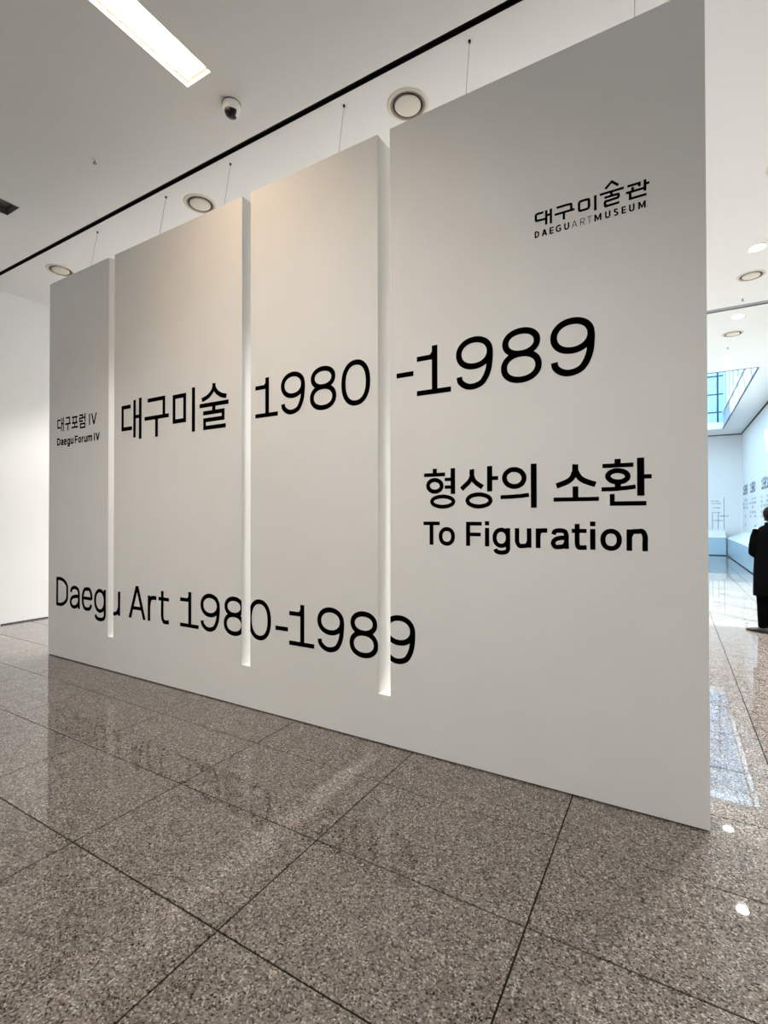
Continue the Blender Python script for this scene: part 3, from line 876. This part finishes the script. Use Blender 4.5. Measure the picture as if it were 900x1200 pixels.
fw = 0.0185
po = [[(-5.645, 2.643), (-5.535, 2.643)], [(-5.618, 2.643), (-5.618, 2.583)], [(-5.562, 2.643), (-5.562, 2.583)], [(-5.645, 2.580), (-5.535, 2.580)],
      [(-5.590, 2.580), (-5.590, 2.535)], [(-5.655, 2.533), (-5.525, 2.533)]]
reom = [[(-5.500, 2.650), (-5.438, 2.650), (-5.438, 2.618), (-5.492, 2.618), (-5.492, 2.585), (-5.430, 2.585)], [(-5.432, 2.622), (-5.392, 2.622)], [(-5.391, 2.664), (-5.391, 2.572)]]
forum = [strokes(fit(HANGUL_ART_A[:4], -5.947, -5.812, 2.508, 2.664, fw)), strokes(fit(HANGUL_ART_A[4:], -5.792, -5.664, 2.510, 2.650, fw)),
         [q for pts in po for q in stroke(pts, fw)],
         [q for pts in reom for q in stroke(pts, fw)] + stroke([(-5.478, 2.556), (-5.391, 2.556), (-5.391, 2.517), (-5.478, 2.517)], fw, True),
         glyph('I', -5.319, -5.291, 2.530, 0.119, 0.020), glyph('V', -5.274, -5.171, 2.530, 0.119, 0.020)]
letter(forum, 'small black character of the Korean forum title')
fo = word('Daegu', -5.950, -5.616, 2.357, 0.081, 0.0185, each=True) + word('Forum', -5.587, -5.255, 2.357, 0.081, 0.0185, each=True)
fo += [glyph('I', -5.223, -5.200, 2.357, 0.081, 0.0185), glyph('V', -5.190, -5.115, 2.357, 0.081, 0.0185)]
letter(fo, 'small bold black letter of the line Daegu Forum IV')


# ================================================================== CEILING FITTINGS
def strip_lamp(x, y1, lit, label):
    w, L, d = STRIP_W, STRIP_L, 0.065
    root = empty('strip_light', (x + w / 2, y1 - L / 2, H), label, 'ceiling light', 'recessed strip lights in the front ceiling')
    hx, hy = w / 2, L / 2
    t = 0.006
    fr = boxes((-hx, -hx + t, -hy, hy, -0.003, d), (hx - t, hx, -hy, hy, -0.003, d), (-hx + t, hx - t, -hy, -hy + t, -0.003, d), (-hx + t, hx - t, hy - t, hy, -0.003, d))
    obj('frame', fr, 'white_metal' if lit else 'dullmetal', root)
    i = 0.022
    st = boxes((-hx + t, -hx + i, -hy + t, hy - t, d - 0.03, d), (hx - i, hx - t, -hy + t, hy - t, d - 0.03, d), (-hx + i, hx - i, -hy + t, -hy + i, d - 0.03, d), (-hx + i, hx - i, hy - i, hy - t, d - 0.03, d))
    obj('inner_lip', st, 'white_metal' if lit else 'dullmetal', root)
    obj('diffuser', boxes((-hx, hx, -hy, hy, d, d + 0.02)), 'strip' if lit else 'dullmetal', root)
    return root


strip_lamp(*STRIPS[0], 'glowing warm white strip light recessed in the front ceiling near the dome camera')
strip_lamp(*STRIPS[1], 'unlit dark strip light recessed in the ceiling at the far left')
strip_lamp(*STRIPS[2], 'unlit strip light recessed in the ceiling above the right end of the partition')
strip_lamp(*STRIPS[3], 'added glowing fill strip recessed in the ceiling behind the viewer')
for s in STRIPS[4:]:
    strip_lamp(*s, 'unlit strip light recessed in the ceiling behind the viewer')


def fill_spot(x, y, target, watts, spread, label):  # added lamps out of view that brighten the partition front
    root = empty('fill_spot', (x, y, H), label, 'ceiling light', 'added fill lamps behind the viewer')
    obj('mount', lathe([(0, 0), (0.045, 0), (0.045, -0.03), (0.012, -0.035), (0.012, -0.10), (0, -0.10)], 24), 'white_metal', root)
    d = (Vector(target) - Vector((x, y, H - 0.13))).normalized()
    rot = d.to_track_quat('-Z', 'Y')
    can = lathe([(0, 0.09), (0.045, 0.09), (0.055, 0.07), (0.058, -0.09), (0.050, -0.09), (0.048, -0.055), (0, -0.055)], 28)
    bmesh.ops.rotate(can, verts=can.verts, cent=(0, 0, 0), matrix=rot.to_matrix())
    bmesh.ops.translate(can, verts=can.verts, vec=(0, 0, -0.13))
    obj('can', can, 'white_metal', root, True)
    ld = bpy.data.lights.new('fill_spot_beam', 'SPOT')
    ld.energy = watts
    ld.color = (1.0, 0.985, 0.93)
    ld.spot_size = math.radians(spread)
    ld.spot_blend = 1.0
    ld.shadow_soft_size = 0.05
    lo = bpy.data.objects.new('beam', ld)
    COL.objects.link(lo)
    lo.parent = root
    lo.location = Vector((0, 0, -0.13)) + d * 0.12
    lo.rotation_euler = rot.to_euler()
    return root


fill_spot(-2.30, -1.0, (-2.2, PY, 0.55), SPOT_W * 2.3, 88, 'added fill lamp in a white can aimed at the middle of the partition from behind the viewer')
fill_spot(0.90, -1.0, (-0.6, PY, 0.15), SPOT_W, 62, 'added fill lamp in a white can aimed at the foot of the widest panel from behind the viewer')
fill_spot(-5.30, -1.0, (-5.0, PY, 0.15), SPOT_W, 62, 'added fill lamp in a white can aimed at the foot of the left panel from behind the viewer')



def ring_diffuser(x, y, label):
    root = empty('ceiling_speaker', (x, y, H), label, 'ceiling speaker', 'round ceiling speakers')
    obj('flange', lathe([(0.166, 0), (0.164, -0.006), (0.150, -0.010), (0.140, -0.008), (0.138, 0.0)], 48), 'cream', root, True)
    obj('inner_ring', lathe([(0.138, -0.008), (0.134, -0.012), (0.122, -0.004), (0.120, 0.0)], 48), 'brown', root, True)
    obj('dark_gap', lathe([(0.130, -0.0015), (0.098, -0.0015)], 48), 'dark', root)
    obj('speaker_mesh', lathe([(0.103, 0), (0.103, -0.010), (0.099, -0.014), (0, -0.017)], 48), 'cream', root, True)
    return root


ring_diffuser(-1.798, 3.455, 'round cream ceiling speaker above the slot nearest the museum name')
ring_diffuser(-4.241, 3.455, 'round cream ceiling speaker peeking over the second panel from the left')
ring_diffuser(-6.982, 3.455, 'round cream ceiling speaker near the white wall at the far left')
ring_diffuser(0.945, 5.83, 'round ceiling speaker cut by the right edge of the photo')
ring_diffuser(0.940, 8.286, 'round ceiling speaker just this side of the grey ceiling channel')
ring_diffuser(0.950, 10.764, 'round ceiling speaker just beyond the grey ceiling channel')


def downlight(x, y, label):
    root = empty('downlight', (x, y, H), label, 'ceiling light', 'recessed downlights behind the partition')
    obj('trim_ring', lathe([(0.105, 0), (0.104, -0.006), (0.090, -0.008), (0.082, -0.002), (0.080, 0.0)], 32), 'white_metal', root, True)
    obj('lens', lathe([(0.082, -0.002), (0.05, -0.004), (0, -0.005)], 32), 'lens', root, True)
    ld = bpy.data.lights.new('downlight_beam', 'SPOT')
    ld.energy = DOWNLIGHT_W
    ld.color = (1.0, 0.975, 0.945)
    ld.spot_size = math.radians(116)
    ld.spot_blend = 0.45
    ld.shadow_soft_size = 0.07
    lo = bpy.data.objects.new('beam', ld)
    COL.objects.link(lo)
    lo.parent = root
    lo.location = (0, 0, -0.075)
    return root


downlight(0.915, 7.457, 'glowing downlight nearest the right edge of the partition')
downlight(0.944, 9.883, 'glowing downlight just beyond the grey ceiling channel')
downlight(0.944, 12.302, 'glowing downlight just before the blue skylight')
downlight(0.930, 5.04, 'glowing downlight overhead right of the partition, outside the photo')
for x in (-1.705, -4.10, -6.45):
    for y in (5.04, 7.457, 9.883, 12.302):
        downlight(x, y, 'glowing downlight in the ceiling hidden behind the partition')

# dome camera
dome = empty('dome_camera', (-3.000, 2.742, H), 'small white security dome camera with black glass on the front ceiling', 'security camera')
obj('housing', lathe([(0, 0), (0.069, 0), (0.071, -0.012), (0.070, -0.040), (0.066, -0.058), (0.056, -0.064), (0.050, -0.064)], 40), 'white_metal', dome, True)
obj('base_ring', lathe([(0.0725, 0), (0.0725, -0.005), (0.066, -0.005)], 40), 'dark', dome)
glassdome = lathe([(0.054 * math.cos(a), -0.060 - 0.050 * math.sin(a)) for a in [math.radians(10 * k) for k in range(10)]], 36)
obj('dome_glass', glassdome, 'dome', dome, True)
shroud = bmesh.new()
for k in range(13):
    a0 = math.radians(0 + 5.5 * k)
    for j, (r, z) in enumerate(((0.058, -0.062), (0.054, -0.088), (0.040, -0.108))):
        shroud.verts.new((r * math.cos(a0), r * math.sin(a0), z))
shroud.verts.ensure_lookup_table()
for k in range(12):
    for j in range(2):
        shroud.faces.new([shroud.verts[q] for q in (k * 3 + j, k * 3 + j + 1, (k + 1) * 3 + j + 1, (k + 1) * 3 + j)])
obj('lens_shroud', shroud, 'white_metal', dome, True)


def sprinkler(x, y, label):
    root = empty('sprinkler', (x, y, H), label, 'sprinkler', 'ceiling sprinklers')
    obj('escutcheon', lathe([(0, 0), (0.024, 0), (0.022, -0.006), (0.010, -0.009), (0, -0.009)], 20), 'white_metal', root, True)
    obj('head', lathe([(0, -0.008), (0.007, -0.008), (0.007, -0.030), (0.017, -0.034), (0.017, -0.037), (0, -0.038)], 16), 'grey', root)
    return root


sprinkler(-4.546, 2.536, 'tiny sprinkler on the grey front ceiling left of the dome camera')
sprinkler(0.932, 9.105, 'tiny sprinkler just before the grey ceiling channel')
sprinkler(0.942, 11.587, 'tiny sprinkler between the two farthest downlights')

# ================================================================== THE FAR ROOM
def prism(bm, profile, a, b, axis, off):
    """profile [(depth, z)] swept from a to b along an axis"""
    rings = []
    for s in (a, b):
        rings.append([bm.verts.new(((d - off[0], s - off[1], z) if axis == 'y' else (s - off[0], d - off[1], z))) for d, z in profile])
    k = len(profile)
    for i in range(k):
        bm.faces.new((rings[0][i], rings[0][(i + 1) % k], rings[1][(i + 1) % k], rings[1][i]))
    bm.faces.new(rings[0])
    bm.faces.new(rings[1][::-1])
    bmesh.ops.recalc_face_normals(bm, faces=bm.faces[:])
    return bm


def plinth(cuts, front, wall, axis, label):
    loc = (front, cuts[0], 0) if axis == 'y' else (cuts[0], front, 0)
    root = empty('display_plinth', loc, label, 'plinth', 'low display plinths in the far room')
    for a, b in zip(cuts, cuts[1:]):
        obj('front_panel', prism(bmesh.new(), [(front, 0.03), (front + 0.02, 0.03), (front + 0.02, 0.70), (front, 0.70)], a + 0.008, b - 0.008, axis, loc), 'glossy', root)
        obj('top_slab', prism(bmesh.new(), [(front - 0.02, 0.70), (wall, 0.94), (wall, 0.89), (front + 0.02, 0.66)], a + 0.004, b - 0.004, axis, loc), 'plinth', root)
    obj('toe_strip', prism(bmesh.new(), [(front + 0.03, 0.0), (wall, 0.0), (wall, 0.03), (front + 0.03, 0.03)], cuts[0], cuts[-1], axis, loc), 'shadow', root)
    obj('end_panel', prism(bmesh.new(), [(front + 0.02, 0.03), (wall, 0.03), (wall, 0.89), (front + 0.02, 0.66)], cuts[0], cuts[0] + 0.02, axis, loc), 'plinth', root)
    return root


plinth([15.6, 17.5, 19.4, 21.3, 23.45], 1.85, XR - 0.003, 'y', 'low white plinth with pale blue front along the right wall past the visitor')
plinth([-6.0, -4.1, -2.2, -0.3, 1.82], 23.5, YB - 0.003, 'x', 'low white plinth with pale blue front under the far wall chart')


# printed wall texts: a chart on the far wall, dated columns on the right wall
def on_back(u, v):
    return (u, YB - 0.0015, v)


def on_right(u, v):
    return (XR - 0.0015, -u, v)


def text_row(l, r, v, hgt, rnd):
    q, x = [], l
    while x < r:
        k = rnd.choice('onuerat')
        wd = hgt * (0.5 + 0.5 * rnd.random())
        q += glyph(k, x, x + wd, v, hgt / 0.757, hgt * 0.2)
        x += wd + hgt * (0.2 if rnd.random() < 0.8 else 0.7)
    return q


rnd = random.Random(3)
chart = []
for x, top in ((1.395, 1.73), (1.59, 1.73), (1.785, 2.30)):
    chart += stroke([(x, 1.03), (x, top)], 0.016)
print_mesh('chart_lines', chart, on_back, 'print', wall_back)
rows = []
for v, l, r in ((2.14, 1.36, 1.62), (2.04, 1.37, 1.66), (1.87, 1.42, 1.68), (1.68, 1.43, 1.70), (1.54, 1.62, 1.92), (1.36, 1.43, 1.72)):
    rows += text_row(l, r, v, 0.045, rnd)
print_mesh('chart_text', rows, on_back, 'print', wall_back)
for yc, ydig in ((23.0, '1989'), (21.0, '1980'), (18.45, '1981')):
    print_mesh('year_lettering', word(ydig, -yc - 0.62, -yc + 0.62, 2.38, 0.34, 0.075), on_right, 'print', wall_right)
    tx = []
    for k, v in enumerate((2.12, 1.98, 1.84, 1.66, 1.52, 1.20)):
        for s in range(3):
            if rnd.random() < 0.75 - 0.06 * k:
                l = -yc - 0.75 + s * 0.52
                tx += text_row(l, l + 0.2 + 0.2 * rnd.random(), v, 0.07, rnd)
    print_mesh('column_text', tx, on_right, 'print', wall_right)


# ================================================================== THE VISITOR
def person(loc, rz):
    root = empty('person', loc, 'person in a knee-length black coat seen from behind at the right edge', 'person', None, rz)
    me = bpy.data.meshes.new('body')
    V, E, R = [], [], []

    def add(p, r, prev=None):
        V.append(p)
        R.append(r)
        if prev is not None:
            E.append((prev, len(V) - 1))
        return len(V) - 1
    pel = add((0, 0, 0.90), (0.145, 0.105))
    wst = add((0, 0.005, 1.05), (0.125, 0.09), pel)
    che = add((0, 0.0, 1.24), (0.145, 0.10), wst)
    clav = add((0, -0.01, 1.37), (0.11, 0.07), che)
    nk = add((0, 0.0, 1.43), (0.052, 0.055), clav)
    nk2 = add((0, 0.012, 1.475), (0.050, 0.055), nk)
    jaw = add((0, 0.030, 1.53), (0.062, 0.078), nk2)
    hd = add((0, 0.018, 1.60), (0.072, 0.090), jaw)
    add((0, 0.010, 1.65), (0.055, 0.070), hd)
    for s in (-1, 1):
        sh = add((s * 0.14, -0.01, 1.355), (0.058, 0.055), clav)
        ua = add((s * 0.17, -0.02, 1.23), (0.048, 0.048), sh)
        el = add((s * 0.19, -0.01, 1.08), (0.040, 0.040), ua)
        fa = add((s * 0.14, 0.14, 1.03), (0.036, 0.036), el)
        wr = add((s * 0.085, 0.225, 1.00), (0.026, 0.022), fa)
        add((s * 0.035, 0.25, 0.985), (0.034, 0.018), wr)
        hp = add((s * 0.085, 0.0, 0.84), (0.088, 0.088), pel)
        th = add((s * 0.09, 0.01, 0.65), (0.072, 0.072), hp)
        kn = add((s * 0.092, 0.012, 0.47), (0.054, 0.056), th)
        cf = add((s * 0.094, -0.012, 0.33), (0.050, 0.054), kn)
        an = add((s * 0.095, -0.02, 0.09), (0.034, 0.036), cf)
        add((s * (0.12 if s < 0 else 0.10), 0.05, 0.035), (0.036, 0.028), an)
    me.from_pydata(V, E, [])
    ob = bpy.data.objects.new('body_skin', me)
    COL.objects.link(ob)
    sk = ob.modifiers.new('skin', 'SKIN')
    sk.use_smooth_shade = True
    for i, r in enumerate(R):
        me.skin_vertices[0].data[i].radius = r
        me.skin_vertices[0].data[i].use_root = (i == 0)
    ss = ob.modifiers.new('subdivision', 'SUBSURF')
    ss.levels = ss.render_levels = 2
    dg = bpy.context.evaluated_depsgraph_get()
    baked = bpy.data.meshes.new_from_object(ob.evaluated_get(dg))
    bpy.data.objects.remove(ob)
    bm = bmesh.new()
    bm.from_mesh(baked)
    # fingers, thumb, nose and ears grow out of the same body mesh
    for s in (-1, 1):
        for k, (ln, dz) in enumerate(((0.062, 0.020), (0.072, 0.006), (0.068, -0.008), (0.052, -0.021))):
            x, y, z = s * 0.030, 0.255, 0.985 + dz
            tube(bm, [(x, y, z), (x - s * ln * 0.45, y + 0.016, z - 0.002), (x - s * ln * 0.8, y + 0.010, z - 0.006), (x - s * ln, y - 0.004, z - 0.010)], [0.0095, 0.009, 0.0085, 0.007], 8)
        tube(bm, [(s * 0.06, 0.245, 1.005), (s * 0.035, 0.252, 1.028), (s * 0.012, 0.256, 1.036)], [0.011, 0.010, 0.008], 8)
        tube(bm, [(s * 0.072, 0.018, 1.615), (s * 0.080, 0.008, 1.59), (s * 0.075, 0.016, 1.56)], [0.010, 0.014, 0.009], 8, 0.6)
        tube(bm, [(s * 0.045, 0.094, 1.598), (s * 0.030, 0.100, 1.598), (s * 0.016, 0.098, 1.598)], [0.006, 0.009, 0.006], 8)
    tube(bm, [(0, 0.100, 1.605), (0, 0.116, 1.578), (0, 0.106, 1.566)], [0.007, 0.013, 0.009], 8)
    tube(bm, [(-0.024, 0.098, 1.540), (0, 0.108, 1.541), (0.024, 0.098, 1.540)], [0.004, 0.008, 0.004], 8)
    bpy.data.meshes.remove(baked)
    obj('body', bm, 'skin', root, True)

    # trousers
    bm = bmesh.new()
    for s in (-1, 1):
        tube(bm, [(s * 0.085, 0, 0.88), (s * 0.09, 0.01, 0.65), (s * 0.092, 0.012, 0.47), (s * 0.094, -0.005, 0.30), (s * 0.096, -0.012, 0.075)], [0.105, 0.092, 0.074, 0.066, 0.056], 16)
    obj('trousers', bm, 'coat', root, True)

    # coat: body and two sleeves
    bm = bmesh.new()
    prof = [(0.205, 0.180, 0.0, 0.515), (0.203, 0.175, 0.0, 0.65), (0.200, 0.165, 0.0, 0.82), (0.190, 0.150, 0.0, 0.98), (0.185, 0.142, 0.0, 1.10), (0.190, 0.140, 0.0, 1.22),
            (0.190, 0.130, -0.005, 1.31), (0.170, 0.112, -0.01, 1.375), (0.120, 0.090, -0.008, 1.415), (0.075, 0.075, 0.0, 1.44), (0.072, 0.074, 0.004, 1.475)]
    n = 28
    rings = []
    for q, (rx, ry, cy, z) in enumerate(prof):
        ring = []
        for k in range(n):
            a = 2 * math.pi * k / n
            fold = 1 + (0.03 * math.sin(a * 7 + 1.3) * max(0, (0.95 - z) / 0.45) if z < 0.95 else 0)
            ring.append(bm.verts.new((rx * math.cos(a) * fold, cy + ry * math.sin(a) * fold, z + (0.02 * math.cos(a) if q == 0 else 0))))
        rings.append(ring)
    for a, b in zip(rings, rings[1:]):
        for k in range(n):
            bm.faces.new((a[k], a[(k + 1) % n], b[(k + 1) % n], b[k]))
    for s in (-1, 1):
        tube(bm, [(s * 0.135, -0.01, 1.365), (s * 0.165, -0.015, 1.27), (s * 0.185, -0.02, 1.16), (s * 0.192, -0.005, 1.07), (s * 0.15, 0.13, 1.03), (s * 0.095, 0.215, 1.005)], [0.066, 0.066, 0.062, 0.060, 0.054, 0.048], 14)
    obj('coat', bm, 'coat', root, True)
    obj('coat_lining', lathe([(0.165, 0.0), (0.150, 0.25)], 24, (0, 0, 0.53)), 'lining', root, True)

    # hair
    bm = bmesh.new()
    hv = []
    for r_ in range(9):
        t = r_ / 8
        z = 1.70 - 0.205 * t
        rad = math.sqrt(max(0.0, 1 - (1 - min(1, t * 1.9)) ** 2)) if t < 0.55 else 1.0 - 0.22 * (t - 0.55) / 0.45
        ring = []
        for k in range(24):
            a = 2 * math.pi * k / 24
            front = math.sin(a) > 0.25 and t > 0.38
            kx, ky = 0.089, 0.104
            y = 0.008 + ky * rad * math.sin(a)
            if front:
                y = min(y, 0.030)
            ring.append(bm.verts.new((kx * max(rad, 0.05) * math.cos(a) * (1 + 0.03 * math.sin(5 * a)), y, z)))
        hv.append(ring)
    for a, b in zip(hv, hv[1:]):
        for k in range(24):
            bm.faces.new((a[k], a[(k + 1) % 24], b[(k + 1) % 24], b[k]))
    bm.faces.new(hv[0])
    bm.faces.new(hv[-1][::-1])
    obj('hair', bm, 'hair', root, True)

    # shoes, the left one turned outwards
    for s, ang in ((-1, math.radians(62)), (1, math.radians(-14))):
        bm = bmesh.new()
        secs = [(-0.075, 0.030, 0.065, 0.030), (-0.05, 0.037, 0.080, 0.0), (0.0, 0.039, 0.085, 0.0), (0.06, 0.042, 0.062, 0.0), (0.12, 0.046, 0.048, 0.0), (0.17, 0.040, 0.038, 0.0), (0.20, 0.022, 0.026, 0.004)]
        rr = []
        for y, hw, top, z0 in secs:
            z0 = 0.0 if z0 > 0.02 else z0
            rr.append([bm.verts.new(p) for p in ((-hw, y, z0), (hw, y, z0), (hw, y, top * 0.6), (hw * 0.6, y, top), (-hw * 0.6, y, top), (-hw, y, top * 0.6))])
        for a, b in zip(rr, rr[1:]):
            for k in range(6):
                bm.faces.new((a[k], a[(k + 1) % 6], b[(k + 1) % 6], b[k]))
        bm.faces.new(rr[0][::-1])
        bm.faces.new(rr[-1])
        bmesh.ops.rotate(bm, verts=bm.verts, cent=(0, 0, 0), matrix=Matrix.Rotation(ang, 3, 'Z'))
        bmesh.ops.translate(bm, verts=bm.verts, vec=(s * 0.097, -0.012, 0))
        obj('shoe', bm, 'shoe', root, True)
    return root


person((1.135, 8.27, 0.0), math.radians(-4))
